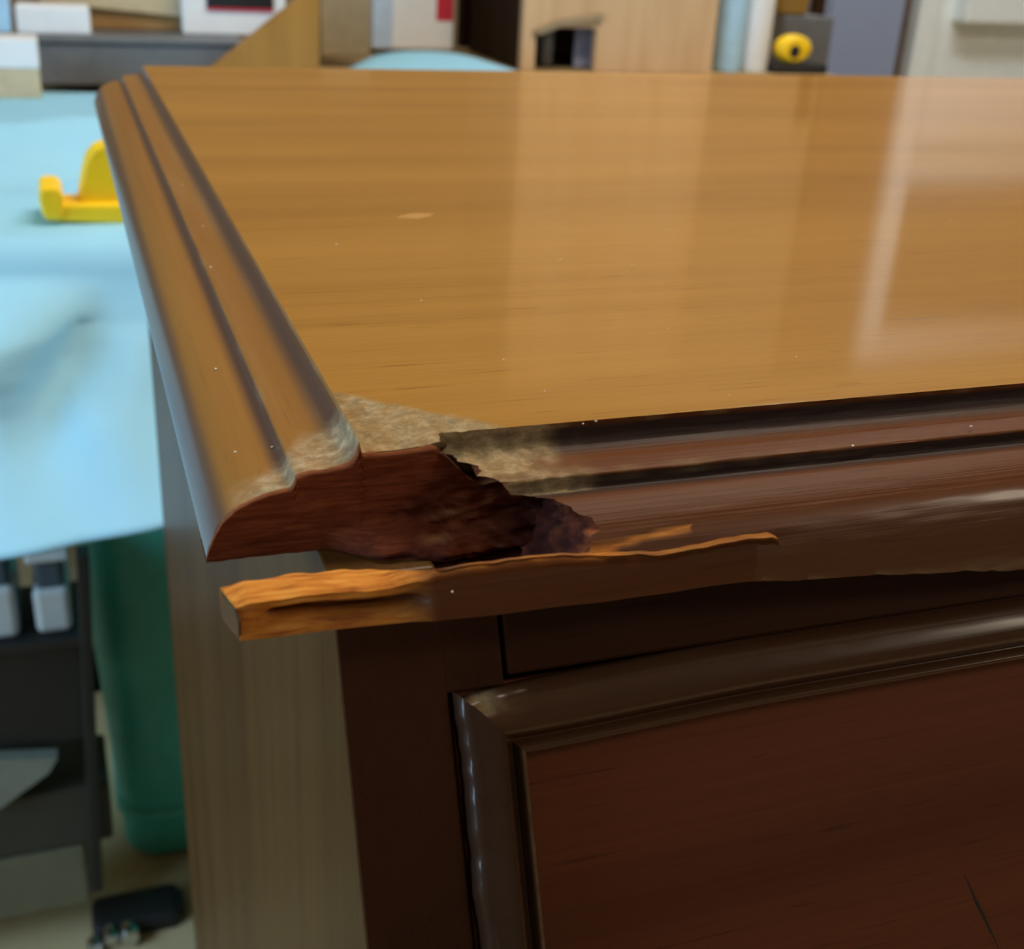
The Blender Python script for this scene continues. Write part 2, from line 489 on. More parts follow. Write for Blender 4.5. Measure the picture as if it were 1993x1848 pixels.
# front moulding: starts at a jagged break right of the corner
XS = [(0, .690), (.02, .70), (.05, .735), (.10, .755), (.136, .79), (.15, .85), (.20, .915), (.25, .955), (.29, .93), (.31, .88), (.33, .84)]
TB = [(.19, .245), (.77, .258), (1.28, .264), (1.88, .318), (2.10, .350), (2.5, .362)]
CR1 = [(.86, .178), (.90, .172), (.94, .165), (.99, .156), (1.05, .149), (1.16, .143)]
def crack(x, t, tab, width):
    if x < tab[0][0] or x > tab[-1][0]:
        return 0.0
    return max(0.0, 1 - abs(t - lerp(tab, x)) / width)
NS = 170
us = [0.36 * i / (NS - 1) for i in range(NS)]
rows, wear, tear, dband, mat_ = [], [], [], [], []
for s, (d, t) in enumerate(PROF):
    x0 = lerp(XS, d) + 0.018 * nz(s, 1, 2, .37) + 0.020 * nz(s, 8, 3, .9)
    cols = [x0 + (2.25 - x0) * i / (NS - 1) for i in range(NS)] + [2.25 + (XE - 2.25) * (i / 14) ** 1.3 for i in range(1, 15)]
    r = []
    for x in cols:
        tb = lerp(TB, x) + 0.004 * nz(x, 0, 1, 6)
        tt = min(t, tb)
        dd = d
        if t > tb:
            dd = d - 0.25 * (t - tb)
        c1 = crack(x, t, CR1, 0.0065 + 0.016 * smooth01((1.02 - x) / .12))
        wv = 0.0
        if d < .15:                            # whitish wear on the cove and fillet next to the break
            wv = smooth01((1.02 + .10 * nz(d, x, 3, 18) - x) / .20) * (.72 + .5 * nz(d, x, 4, 30))
            if .118 < d < .140:                # chipped fillet arris
                wv = max(wv, max(0.0, nz(x, 3, 1, 11) + .25) * 0.55 * max(0, 1 - (x - .9) / 1.0))
        if d < .004:
            wv = max(wv, 0.5 * max(0, nz(x, 7, 1, 13)))
        wear.append(max(0.0, min(1.0, wv)))
        tear.append(min(1.0, 1.6 * c1))
        dband.append(.9 * dark_band_of(d, t))
        mat_.append(1 - .9 * smooth01((d - .255) / .035))
        wob = 0.0022 * nz(x, s * .15, 2, 7)
        r.append(P(x, YE - dd - wob + 0.003 * c1, max(0.0, tt + .006 * max(0, wv) * nz(x, d, 5, 40))))
    rows.append(r)
nc = len(rows[0])
r = [P(v.x / H, YE - .06, (TOPZ - rows[-1][i].z) / H) for i, v in enumerate(rows[-1])]
rows.append(r); wear += [0] * nc; tear += [0] * nc; dband += [0] * nc; mat_ += [0] * nc
vs, fs = gridmesh(rows)
fs = [f[::-1] for f in fs]
o = mesh('front_moulding', vs, fs, M['front_mould'], desk, attrs={'dark_band': dband, 'matte': mat_, 'wear': wear, 'tear': tear})
o.data.set_sharp_from_angle(angle=0.8)
o['label'] = 'brown stepped front edge moulding, darkened with shade, broken away at the corner'

# torn end of the front moulding: from its jagged edge back into the core
front_rows = rows
rows, wear, tear = [], [], []
K = 26
for s, (d, t) in enumerate(PROF + [(.06, .362)]):
    a = front_rows[s][0]
    tt = (TOPZ - a.z) / H
    ax, ay = a.x / H, a.y / H
    bx = ax + 0.01 - .02 * nz(s, 4, 4, .5)
    by = YE + 0.004
    r = []
    for k in range(K):
        u = k / (K - 1)
        amp = .12 + .88 * smooth01((tt - .055) / .05)
        f = math.sin(math.pi * u) * amp
        fib = nz(ax * 3, u * 5, tt * 60, 1.0) * .016 + nz(u * 9, tt * 120, 3, 1.0) * .010 + .006 * nz(u * 30, tt * 300, 1)
        x = ax + (bx - ax) * u + f * fib
        y = ay + (by - ay) * u ** .75 + f * 0.012 * nz(u * 6, tt * 90, 9)
        r.append(P(x, y, tt + f * .008 * nz(u * 8, tt * 60, 5)))
        wear.append(smooth01((tt - .06) / .12) * (.85 + .6 * nz(u * 7, tt * 60, 7)) * (1 if u > .04 else .2))
        tear.append(max(0.0, min(1.0, (nz(u * 12, tt * 120, 11) - .22) * 3.2)) * .55 * (1 - smooth01((tt - .10) / .10)))
    rows.append(r)
vs, fs = gridmesh(rows)
o = mesh('torn_end', vs, fs, M['raw'], desk, attrs={'wear': [max(0, min(1, w)) for w in wear], 'tear': tear})
o['label'] = 'fibrous torn dark red wood at the end of the front moulding'

# exposed face of the broken corner
bx0 = XC - .3235
rows, wear, tear = [], [], []
NX, NT = 150, 46
def t_top(x):
    if x < XC:
        return lerp([(a, b) for a, b in profL], XC - x)
    lim = lerp(WEAR, x)
    return 0.030 * min(1.0, max(0.0, (lim - YE) / 0.22)) + .0
for i in range(NX):
    x = bx0 + (1.02 - bx0) * i / (NX - 1)
    t0 = t_top(x) + 0.003 * nz(x, 1, 1, 40) + .075 * smooth01((x - .66) / .10)
    t1 = 0.2405 + 0.082 * smooth01((x - .435 + .006 * nz(x, 3, 1, 60)) / .03) + .003 * nz(x, 9, 1, 30)
    if x < bx0 + .004:
        t1 = .242
    r = []
    for j in range(NT):
        u = j / (NT - 1)
        t = t0 + (t1 - t0) * u
        rough = smooth01((x - .55 + (t - .12) * 1.2) / .25)
        low = smooth01((t - .17) / .06)
        y = YE - .012 - 0.010 * smooth01((x - .25) / .3) * (1 - abs(2 * u - 1)) - 0.085 * low * smooth01((x - .44) / .12)
        y += 0.004 * nz(x * 2, t * 40, 1, 2) + rough * (.022 * nz(x * 5, t * 40, 2, 1.6) + .012 * nz(x * 20, t * 120, 3, 1.0))
        ridge = abs(math.sin((x * 1.0 - t * 2.2) * 60 + 2 * nz(x, t, 4, 12)))
        y -= .006 * ridge * smooth01((x - .52) / .1) * smooth01((t - .13) / .04)
        if j == 0:
            y = YE + .004 - .09 * smooth01((x - .66) / .10) if x > XC else YE + .004 * nz(x, 2, 2, 50)
        r.append(P(x, y, t))
        wear.append(max(0.0, min(1.0, rough * (.45 + .9 * nz(x * 6, t * 30, 7)) + .25 * low)))
        tear.append(max(0.0, .35 * (1 - j / 2)) if j < 2 else max(0, (nz(x * 9, t * 60, 12) - .32) * 1.5) * rough)
    rows.append(r)
nb = len(rows) * NT
vs, fs = gridmesh(rows)
fs = [f[::-1] for f in fs]
bi = len(vs)                                    # underside and back so that it is a solid slab
for i in range(NX):
    a, b = rows[i][0], rows[i][-1]
    vs.append(Vector((b.x, (YE + .10) * H, b.z)))
for i in range(NX - 1):
    fs.append((i * NT + NT - 1, (i + 1) * NT + NT - 1, bi + i + 1, bi + i))
wear += [.3] * NX; tear += [0.0] * NX
o = mesh('broken_corner_face', vs, fs, M['raw'], desk, attrs={'wear': wear, 'tear': tear})
o['label'] = 'bare red brown wood exposed where the corner broke off'

# splintered strip hanging in front of the break
ST_TOP = [(.185, .182), (.24, .172), (.35, .170), (.50, .178), (.56, .168), (.62, .160), (.74, .158), (.82, .158), (.92, .166), (1.10, .178), (1.18, .172), (1.26, .166), (1.335, .168), (1.355, .178), (1.365, .20)]
rows, wear, tear, mat_ = [], [], [], []
NXS = 190
FR = 16
for i in range(NXS):
    x = .190 + (1.365 - .190) * i / (NXS - 1)
    tt = lerp(ST_TOP, x) + .003 * nz(x, 1, 1, 25)
    tb = lerp(TB, x) + .004 + .003 * nz(x, 2, 1, 9)
    bareness = 1 - smooth01((x - .50 - .05 * nz(x, 3, 1, 14)) / .12)
    back_d = .215 + .068 * smooth01((x - .46) / .16) + .02 * smooth01((x - .8) / .3) + .008 * nz(x, 4, 1, 20)
    r = []
    for k in range(FR):                         # front face, top to bottom
        u = k / (FR - 1)
        t = tt + (tb - tt) * u
        proud = .006 * (1 - smooth01((x - .95) / .40)) + .0030 - .0028 * smooth01((x - 1.05) / .22) - .016 * smooth01((x - 1.30) / .065)
        d = d_of_t(t) + proud
        flat = .300 + .020 * u                  # on the raw part the rounded face is torn away
        notch = bareness * (.034 * math.exp(-((u - .50 - .10 * nz(x, 5, 1, 5)) / .16) ** 2)) * smooth01((x - .24) / .05)
        d = d + (flat - d) * bareness - notch + bareness * .004 * nz(x * 3, u * 4, 6, 3)
        bev = .0 if .06 < u < .94 else -.010
        xx = x + (.030 * (1 - abs(2 * u - 1)) * 0 if i else 0)
        r.append(P(xx + (0.028 * (d - .2) / .12 if x < .24 else 0) * max(0, 1 - (x - .19) / .05), YE - d - bev, t))
        torn = bareness * (1 if u < .9 else .8)
        dark_line = math.exp(-((u - .50 - .12 * nz(x, 5, 1, 5)) / (.10 + .14 * smooth01((x - .3) / .25))) ** 2) * smooth01((x - .25) / .04)
        torn *= 1 - .88 * dark_line
        edge = max(0.0, 1 - u / .05) * (.25 + .75 * max(0.0, nz(x, 6, 1, 9) + .3)) * (1 if x > .55 else 0)
        tear.append(max(0.0, min(1.0, max(torn, edge))))
        wear.append(0.0); mat_.append(1.0 if u < .2 else .5)
    for d, t in ((back_d + .015, tb), (back_d, tb - .02), (back_d, (tt + tb) / 2), (back_d + .002, tt + .012), (back_d + .012, tt - .001), (back_d + .4 * (.30 - back_d), tt - .003)):
        xx = x + (0.028 * (d - .2) / .12 * max(0, 1 - (x - .19) / .05))
        r.append(P(xx, YE - d, t))
        tear.append(min(1.0, max(bareness * .9, .35 + .9 * nz(x, 6, 1, 9))) if t < tt + .005 else 0.0); wear.append(0.0); mat_.append(1.0)
    rows.append(r)
vs, fs = gridmesh(rows, closed=True)
n = len(rows[0])
fs = [f[::-1] for f in fs]
fs.append(tuple(range(n))); fs.append(tuple(len(vs) - n + k for k in range(n))[::-1])
o = mesh('splintered_strip', vs, fs, M['front_mould'], desk, attrs={'matte': mat_, 'wear': wear, 'tear': tear})
o.data.set_sharp_from_angle(angle=0.7)
o['label'] = 'thin splintered strip with raw orange wood along its end'
# varnished end of that strip
ex = .186
ring = [P(ex + .002 + (0.028 * (d - .2) / .12), YE - d, t) for d, t in ((.232, .186), (.300, .184), (.318, .205), (.316, .243), (.24, .245), (.222, .235))]
prism('strip_end', ring, (.006 * H, 0, 0), M['leaf_mould'], desk, .0002)

# case under the top
XSD = .42
SL = .496
def yfront(z):
    return 2.08 - SL * (z - 1.335)
ZB = 3.6                                        # where the slant ends
poly = [P(XSD, yfront(1.24), .24), P(XSD, yfront(ZB), ZB - 1), P(XSD, yfront(ZB), 12.5), P(XSD, 8.5, 12.5), P(XSD, 8.5, .24)]
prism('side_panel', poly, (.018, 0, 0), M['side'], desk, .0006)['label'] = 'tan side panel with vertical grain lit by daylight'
xr = (XE - .25) * H
poly2 = [v + Vector((xr - poly[0].x - .018, 0, 0)) for v in poly]
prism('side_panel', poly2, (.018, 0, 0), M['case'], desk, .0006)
box('back_panel', (XSD * H + .018, 8.3 * H, 0), (xr - .018, 8.5 * H, TOPZ - .24 * H), M['case'], desk, 0)
def slant_slab(name, x0, x1, z0, z1, off0, off1, mat, parent, bevel=.0006):
    """slab in the plane of the slanted front; off0 is its proud face, off1 its back (lens heights, outwards positive)"""
    nrm = Vector((0, -1, -SL)).normalized()     # y away, z up: the front leans out towards its foot
    nrm = Vector((0, -math.cos(math.atan(SL)), math.sin(math.atan(SL))))
    pts = []
    for off in (off0, off1):
        for x, z in ((x0, z0), (x1, z0), (x1, z1), (x0, z1)):
            pts.append(P(x, yfront(z), z - 1) + nrm * off * H)
    bm = bmesh.new()
    v = [bm.verts.new(p) for p in pts]
    for f in ((0, 1, 2, 3), (7, 6, 5, 4), (0, 4, 5, 1), (1, 5, 6, 2), (2, 6, 7, 3), (3, 7, 4, 0)):
        bm.faces.new([v[i] for i in f])
    if bevel:
        bmesh.ops.bevel(bm, geom=list(bm.edges), offset=bevel, segments=2, affect='EDGES', profile=.5)
    return from_bm(name, bm, mat, parent)
XP = xr / H - .225
slant_slab('corner_block', 
           .640, .766, 1.245, 1.476, .004, -.25, M['case'], desk, .0001)
slant_slab('frieze_rail', .776, XP, 1.245, 1.462, .004, -.25, M['rail'], desk)
slant_slab('front_stile', XSD + .004, .6402, 1.245, ZB, .004, -.25, M['case'], desk, .0001)
slant_slab('front_stile', XP - .25, XP, 1.470, ZB, .004, -.25, M['case'], desk)
box('lower_front', (XSD * H + .019, (yfront(ZB) + .02) * H, 0.0), (xr - .001, (yfront(ZB) + .3) * H, TOPZ - (ZB - 1) * H), M['case'], desk, .001)
leaf = slant_slab('drop_leaf', .652, XP - .262, 1.474, ZB - .02, -.02, -.20, M['leaf_panel'], desk)
leaf['label'] = 'slanted drop leaf with a raised moulding frame'
# rounded moulding framing the leaf: profile across w, pulled along the top and the left side
MP = dens([(0, -.02), (.002, .006), (.008, .022), (.018, .034), (.032, .043), (.050, .050), (.072, .055), (.090, .048), (.102, .030), (.108, .020), (.117, .034), (.126, .043), (.136, .030), (.142, -.02)], 3)
nrm = Vector((0, -math.cos(math.atan(SL)), math.sin(math.atan(SL))))
def leafpt(x, z, off):
    return P(x, yfront(z), z - 1) + nrm * off * H
X0, Z0 = .655, 1.472
rows, wear = [], []
for w, off in MP:
    r = []
    for k in range(120):
        u = k / 119
        xa = X0 + w
        x = xa + (XP - .27 - w - xa) * u ** 2.2
        ww, oo = w, off
        if w < .05:
            chip = max(0.0, nz(x, 5, 2, 16)) * .006 + .010 * math.exp(-((x - .70) / .03) ** 2)
            oo -= chip
        r.append(leafpt(x, Z0 + ww + .022 * math.exp(-max(0, x - .655) / .10) * max(0, 1 - w / .06) - .012 * smooth01((x - .8) / .6), oo))
        wear.append(max(0.0, min(1.0, math.exp(-((x - .705) / .035) ** 2) * (.6 + .9 * nz(x, w, 3, 40)) if w < .045 else 0)))
    rows.append(r)
vs, fs = gridmesh(rows)
o = mesh('leaf_moulding', vs, [f[::-1] for f in fs], M['leaf_mould'], leaf, attrs={'wear': wear, 'tear': [0.0] * len(vs)})
rows, wear = [], []
for w, off in MP:
    r = []
    for k in range(120):
        u = k / 119
        za = Z0 + w
        z = za + (ZB - .05 - za) * u
        ww = w
        if w < .03:
            ww += .010 * nz(z, 3, 2, 9) + .006 * nz(z, 8, 1, 25)
        r.append(leafpt(X0 + ww, z, off))
        wear.append(0.85 * smooth01((w - .122) / .005) * max(.45, 1 - (z - Z0) / .35) * (.7 + .4 * nz(z, 1, 1, 20)))
    rows.append(r)
vs, fs = gridmesh(rows)
mside = wood('walnut_leaf_side_moulding_wood', (0.06, 0.026, 0.014), (0.045, 0.019, 0.010), (0.032, 0.013, 0.007), 'Z', 0.40, 1.0, coat_rough=0.12, streak=0.7, spec=.08, bumpd=0.0002)
o = mesh('leaf_moulding', vs, fs, mside, leaf, attrs={'wear': [max(0, min(1, w)) for w in wear], 'tear': [0.0] * len(vs)})

def sliver(name, ends, width, height, mat, parent, n=14, wob=.1):
    a, b = ends
    d = (b - a); up_ = height
    side = d.cross(up_).normalized()
    rows_ = []
    for i in range(n):
        u = i / (n - 1)
        w_ = width * math.sin(math.pi * min(.98, max(.02, u))) * (1 + wob * 2 * nz(u * 9, 1, 1))
        c = a + d * u + side * width * wob * 3 * nz(u * 4, 5, 2)
        rows_.append([c - side * w_, c - side * w_ * .5 + up_, c + side * w_ * .5 + up_, c + side * w_])
    vs_, fs_ = gridmesh(rows_)
    return mesh(name, vs_, fs_, mat, parent)
M['scratch'] = plain('dark_scratch', (0.13, 0.055, 0.018), 0.6)
M['scuff'] = plain('dull_scuff', (0.41, 0.208, 0.052), 0.5)
sliver('scratch', (atz(1718, 624, TOPZ), atz(1872, 617, TOPZ)), .00028, Vector((0, 0, .00004)), M['scratch'], desk, wob=.4)['label'] = 'short dark scratch along the grain'
sliver('scuff_mark', (atz(772, 424, TOPZ), atz(846, 416, TOPZ)), .0030, Vector((0, 0, .00003)), M['scuff'], desk)['label'] = 'small pale dull scuff'
def leafray(px, py, off):
    r = ray(px, py)
    # plane of the slanted panel
    p0_ = leafpt(1.2, 2.0, off)
    k = (p0_ - Vector((0, 0, CAMZ))).dot(nrm) / r.dot(nrm)
    return Vector((0, 0, CAMZ)) + r * k
sliver('scratch', (leafray(1876, 1702, -.0195), leafray(1945, 1850, -.0195)), .0003, nrm * .00004, M['black'], leaf, wob=.4)

# specks of dust lying on the wood
bm = bmesh.new()
def speck(p, r):
    m = Matrix.Translation(p) @ Matrix.Diagonal((r * random.uniform(.7, 1.6), r * random.uniform(.7, 1.3), r * .7, 1))
    bmesh.ops.create_icosphere(bm, subdivisions=1, radius=1, matrix=m)
for px, py, t in ((1060, 762, 0), (1230, 515, 0), (1090, 505, 0), (1550, 695, 0), (395, 440, .056), (355, 360, .056), (420, 718, .10), (452, 655, .10), (440, 595, .10), (458, 880, .10),
                  (496, 842, .10), (655, 475, 0), (1420, 770, 0), (820, 585, 0), (1135, 825, 0), (1160, 820, 0), (980, 700, 0), (1300, 640, 0), (1700, 540, 0), (1850, 430, 0), (530, 870, .09), (410, 520, .06)):
    p = atz(px, py, TOPZ - t * H)
    speck(p, .00022 if t == 0 else .00026)
for px, py, t, d in ((1755, 857, .062, .12), (1660, 868, .064, .13), (1890, 830, .06, .11), (1905, 845, .064, .13), (1195, 932, .064, .13), (1250, 925, .064, .13), (880, 1152, .2, .32), (1385, 1012, .12, .25), (1358, 960, .096, .17)):
    r = ray(px, py); k = (YE - d) * H / r.y
    speck(Vector((0, 0, CAMZ)) + r * k, .00026)
o = from_bm('dust_specks', bm, M['dust'], desk)
o['kind'] = 'stuff'

# ------------------------------------------------------------------ the bench behind, under a blue sheet
M['bench'] = plain('bench_plywood', (0.40, 0.28, 0.14), 0.7, scale=12)
M['sheet'] = plain('light_blue_sheet_cloth', (0.30, 0.62, 0.84), 0.8, scale=5, var=0.06)
BZ = 0.842
BY0, BY1, BX0, BX1 = 0.965, 2.45, -0.30, at(1604, 120, 2.14).x
M['locker'] = plain('blue_grey_locker_paint', (0.25, 0.31, 0.46), 0.6, scale=3, var=.06)
lx0, lx1 = at(1600, 100, 2.85).x, at(1752, 100, 2.85).x
lk = thing('locker', 'plain blue grey metal locker between the batten and the white door', 'locker', ((lx0 + lx1) / 2, 2.92, 0))
box('locker_body', (lx0, 2.86, 0.02), (lx1, 2.955, 1.10), M['locker'], lk, .004)
box('locker_door', (lx0 + .01, 2.852, 0.05), (lx1 - .01, 2.86, 1.08), M['locker'], lk, .002)
box('plinth', (lx0 + .01, 2.87, 0), (lx1 - .01, 2.95, .02), M['black'], lk, 0)
bench = thing('workbench', 'wooden workbench under the light blue sheet behind the desk', 'workbench', (0.45, 1.8, 0))
box('bench_top', (BX0, BY0, BZ - .05), (BX1, BY1, BZ - .006), M['bench'], bench, .003)
for x in (BX0 + .03, BX1 - .11):
    for y in (BY0 + .55, BY1 - .11):
        box('leg', (x, y, 0), (x + .08, y + .08, BZ - .05), M['bench'], bench, .003)
box('rear_shelf_board', (BX0 + .05, 1.75, .18), (BX1 - .05, 2.40, .20), M['bench'], bench, .002)

rows = []
LY = 2.06
prof = []                                       # (y, z) from the back of the sheet to its hanging hem
for i in range(54):
    prof.append((LY - (LY - BY0) * i / 53, BZ))
for i in range(1, 9):
    a = i / 8 * math.pi / 2
    prof.append((BY0 - .02 * math.sin(a), BZ - .02 * (1 - math.cos(a))))
for i in range(1, 46):
    prof.append((BY0 - .02, BZ - .02 - .128 * i / 45))
NXC = 110
MX, MZ = at(830, 104, 2.0).x, at(830, 104, 2.0).z
for pi_, (y, z) in enumerate(prof):
    r = []
    for k in range(NXC):
        x = BX0 - .02 + (1.20 - BX0) * k / (NXC - 1)
        xx, yy, zz = x, y, z
        if pi_ < 54:
            f = smooth01(pi_ / 6)
            zz += .002 + (.045 * abs(nz(x * 4, y * 5, 1)) * f + .012 * abs(nz(x * 9, y * 11, 4))) * smooth01((y - 1.04) / .15) * smooth01((1.64 - y) / .12)
            zz += (MZ - BZ) * math.exp(-(abs((x - MX) / .125) ** 2.6 + ((y - 2.0) / .07) ** 2))
            zz += .022 * math.exp(-((y - 1.30 - .20 * (x + .1)) / .035) ** 2)
            ylim = 1.72 + .22 * smooth01((x - .30) / .12) + .14 * math.exp(-((x - MX) / .13) ** 4)     # the sheet stops short of the tool tray on the left
            yy = min(y, BY0 + (y - BY0) * (ylim + .02 * nz(x * 6, 1, 1) - BY0) / (LY - BY0)) if True else y
        else:
            h = (BZ - .02 - z) / .128
            fold = .030 * nz(x * 7 + z * 2.0, z * 3, 2) + .070 * (abs(nz(x * 10 - z * 5, z * 4, 5)) ** .7 - .4) * math.exp(-(h - .35) ** 2 / .12) + .016 * nz(x * 20 + z * 12, z * 12, 8) + .010 * abs(nz(x * 26 - z * 16, z * 9, 3))
            yy -= .006 + h * .05 + max(0.0, fold + .006) * 1.6 * smooth01(h * 4) * (1 - .75 * h * h) + .13 * h * h
            zz += h * (.10 * (x - .02))
            xx += .012 * h * nz(x * 5, z * 6, 9)
        r.append(Vector((xx, yy, zz)))
    rows.append(r)
vs, fs = gridmesh(rows)
sheet = mesh('blue_sheet', vs, fs, M['sheet'])
sheet.modifiers.new('thickness', 'SOLIDIFY').thickness = .0015
tag(sheet, 'crumpled light blue cloth sheet draped over the workbench edge', 'sheet')

# yellow plastic bar clamp lying on the sheet
M['yellow'] = plain('yellow_plastic', (0.95, 0.62, 0.010), 0.45, var=0.05)
CYL = (CAMZ - BZ - .0035) / -(ray(160, 437).z / ray(160, 437).y)
def pz(px, py, y=CYL):
    return at(px, py, y)
clamp = thing('spring_clamp', 'yellow plastic clamp lying on the blue sheet left of the desk', 'clamp', pz(160, 432))
def pix_prism(name, pts, y, depth, mat, parent, bevel=.002):
    q = [at(px, py, y) for px, py in pts]
    return prism(name, q, (0, depth, 0), mat, parent, bevel)
pix_prism('clamp_body', [(88, 432), (235, 437), (262, 436), (262, 398), (160, 398), (120, 398), (88, 410)], CYL, .04, M['yellow'], clamp, .003)
pix_prism('upper_jaw', [(150, 402), (158, 345), (166, 310), (182, 288), (205, 280), (235, 282), (258, 300), (258, 402)], CYL + .008, .026, M['yellow'], clamp, .003)
pix_prism('lower_jaw', [(84, 425), (74, 385), (76, 366), (108, 364), (122, 376), (124, 420), (118, 432)], CYL - .004, .048, M['yellow'], clamp, .003)
CLAMP_END = True

# ------------------------------------------------------------------ things along the back of the bench
M['steel'] = plain('grey_steel', (0.16, 0.17, 0.19), 0.5, 0.2)
M['cardb'] = plain('brown_cardboard', (0.36, 0.21, 0.08), 0.85)
M['cardp'] = plain('pale_cardboard', (0.56, 0.46, 0.30), 0.85)
M['whiteb'] = plain('white_card', (0.80, 0.82, 0.86), 0.6, var=0.03)
M['black'] = plain('black_plastic', (0.018, 0.018, 0.020), 0.35)
M['red'] = plain('red_print', (0.55, 0.015, 0.04), 0.5)
M['orangew'] = wood('orange_plywood', (0.44, 0.215, 0.045), (0.39, 0.185, 0.038), (0.33, 0.15, 0.03), 'Z', 0.5, 0.1)
M['taupe'] = plain('taupe_board', (0.34, 0.26, 0.16), 0.7)
M['walnut'] = wood('dark_walnut_board', (0.050, 0.027, 0.015), (0.038, 0.020, 0.011), (0.026, 0.013, 0.007), 'Z', 0.6, 0.0, spec=.05)
M['peach'] = wood('pale_peach_plywood', (0.72, 0.50, 0.31), (0.66, 0.44, 0.26), (0.58, 0.37, 0.20), 'Z', 0.55, 0.1, streak=.4)
M['chrome'] = plain('polished_steel', (0.70, 0.72, 0.74), 0.14, 1.0, var=0.03)
M['bluecard'] = plain('pale_blue_plastic', (0.42, 0.68, 0.95), 0.4)
def rect_thing(name, label, cat, x0, y0, x1, y1, depth_y, th, mat, bevel=.002, group=None, part=None, zbase=None):
    """box thing whose near face is seen between two pixels at depth depth_y"""
    a, b = at(x0, (y0 + y1) / 2, depth_y), at(x1, (y0 + y1) / 2, depth_y)
    zt, zb = at((x0 + x1) / 2, y0, depth_y).z, at((x0 + x1) / 2, y1, depth_y).z
    if zbase is not None:
        zb = zbase
    o = box(name, (a.x, depth_y, zb), (b.x, depth_y + th, zt), mat, None, bevel)
    return tag(o, label, cat, group), (a.x, b.x, zb, zt)
ZT = 0.908
tray = thing('tool_tray', 'low grey steel tool tray on the bench behind the blue sheet', 'tray', at(240, 120, 1.80))
tx0, tx1 = at(62, 120, 1.78).x, at(470, 120, 1.78).x
box('tray_body', (tx0, 1.78, BZ + .004), (tx1, 2.18, ZT - .008), M['steel'], tray, .003)
box('tray_lid', (tx0 - .004, 1.775, ZT - .008), (tx1 + .004, 2.185, ZT), M['steel'], tray, .002)
# boxes on the tray
def stand(name, label, cat, x0, x1, ztop, y, th, mat, zb=ZT, bevel=.003):
    xa, xb = at(x0, 40, y).x, at(x1, 40, y).x
    return tag(box(name, (xa, y, zb + .0005), (xb, y + th, ztop), mat, None, bevel), label, cat)
stand('white_box', 'small plain white box on the grey tool tray, far left', 'box', 32, 176, at(100, 12, 1.79).z, 1.79, .06, M['whiteb'])
bl = stand('blue_box', 'narrow pale blue plastic box at the left picture edge', 'box', -60, 21, 1.02, 1.80, .05, M['bluecard'], zb=ZT)
cb = thing('cardboard_box', 'brown cardboard box with a pale flap behind the small white box', 'box', at(215, 70, 1.90))
xa, xb = at(70, 40, 1.88).x, at(362, 40, 1.88).x
box('carton', (xa, 1.88, ZT + .0005), (xb, 2.13, .985), M['cardb'], cb, .002)
f0, f1 = at(78, 4, 1.872), at(352, 32, 1.872)
prism('carton_flap', [Vector((f0.x, 1.872, f0.z)), Vector((f1.x, 1.872, f1.z)), Vector((xb, 1.872, .986)), Vector((xa, 1.872, .986))], (0, .006, 0), M['cardp'], cb)
pb = thing('picture_box', 'white box with a dark picture and red stripe on the tool tray', 'box', at(450, 75, 1.84))
xa, xb = at(356, 40, 1.84).x, at(556, 40, 1.84).x
box('carton', (xa, 1.84, ZT + .0005), (xb, 1.87, 1.02), M['whiteb'], pb, .002)
q0, q1 = at(402, 14, 1.84), at(532, 14, 1.84)
box('picture', (q0.x, 1.837, q0.z), (q1.x, 1.841, 1.0), M['black'], pb, 0)
box('red_stripe', (q0.x, 1.8365, at(460, 21, 1.84).z), (q1.x, 1.8405, q0.z), M['red'], pb, 0)
lb = thing('small_carton', 'small white and tan carton standing on the blue sheet, far left', 'box', at(20, 175, 1.66))
xa, xb = at(-40, 120, 1.66).x, at(74, 120, 1.66).x
zb0, zm, zt = BZ + .0030, at(40, 134, 1.66).z, at(40, 76, 1.66).z
box('carton', (xa, 1.66, zb0), (xb, 1.72, zm), M['cardp'], lb, .002)
box('carton_lid', (xa - .001, 1.659, zm), (xb + .001, 1.721, zt), M['whiteb'], lb, .002)

# leaning boards
g = [at(380, 150, 1.745), at(622, 150, 1.745), at(622, -60, 1.745), at(604, -22, 1.745)]
g = [Vector((v.x, 1.745, v.z)) for i, v in enumerate(g)]
g[0].z = g[1].z = BZ + .012
g[0].x -= .005
tb_ = prism('plywood_offcut', [g[0], g[1], g[2], g[3]], (0, .018, 0), M['orangew'], None, .001)
tag(tb_, 'orange plywood offcut with a slanted edge standing behind the desk top', 'board')
stand('taupe_board', 'taupe board standing upright beside the orange plywood offcut', 'board', 624, 722, 1.18, 2.10, .02, M['taupe'], zb=BZ + .012)
stand('walnut_board', 'dark walnut board standing left of the pale plywood cabinet', 'board', 898, 1016, 1.02, 2.46, .03, M['walnut'], zb=BZ - .006)

# white canister with red label
cy = 2.30
ca, cb_ = at(726, 50, cy), at(884, 50, cy)
can = thing('canister', 'white rectangular canister with a red label on the bench', 'canister', ((ca.x + cb_.x) / 2, cy + .05, BZ + .02))
zc0 = at(805, 98, cy).z
box('can_body', (ca.x, cy, zc0), (cb_.x, cy + .10, 1.02), M['whiteb'], can, .006)
box('left_side_strip', (ca.x - .0005, cy - .001, zc0 + .004), (at(764, 50, cy).x, cy + .001, 1.018), plain('pale_blue_side', (.50, .64, .85), .5), can, 0)  # left side of the canister drawn as a pale blue strip
r0, r1 = at(849, 40, cy), at(881, 40, cy)
box('red_label', (r0.x, cy - .0015, r0.z), (r1.x, cy + .001, .985), M['red'], can, 0)
for px in (745, 822, 872):
    q = at(px, 99, cy)
    lathe('foot', [(.010, 0), (.011, .004), (.008, max(.008, zc0 - BZ - .022))], (q.x, cy + .02, BZ + .021), M['black'], can, 12)

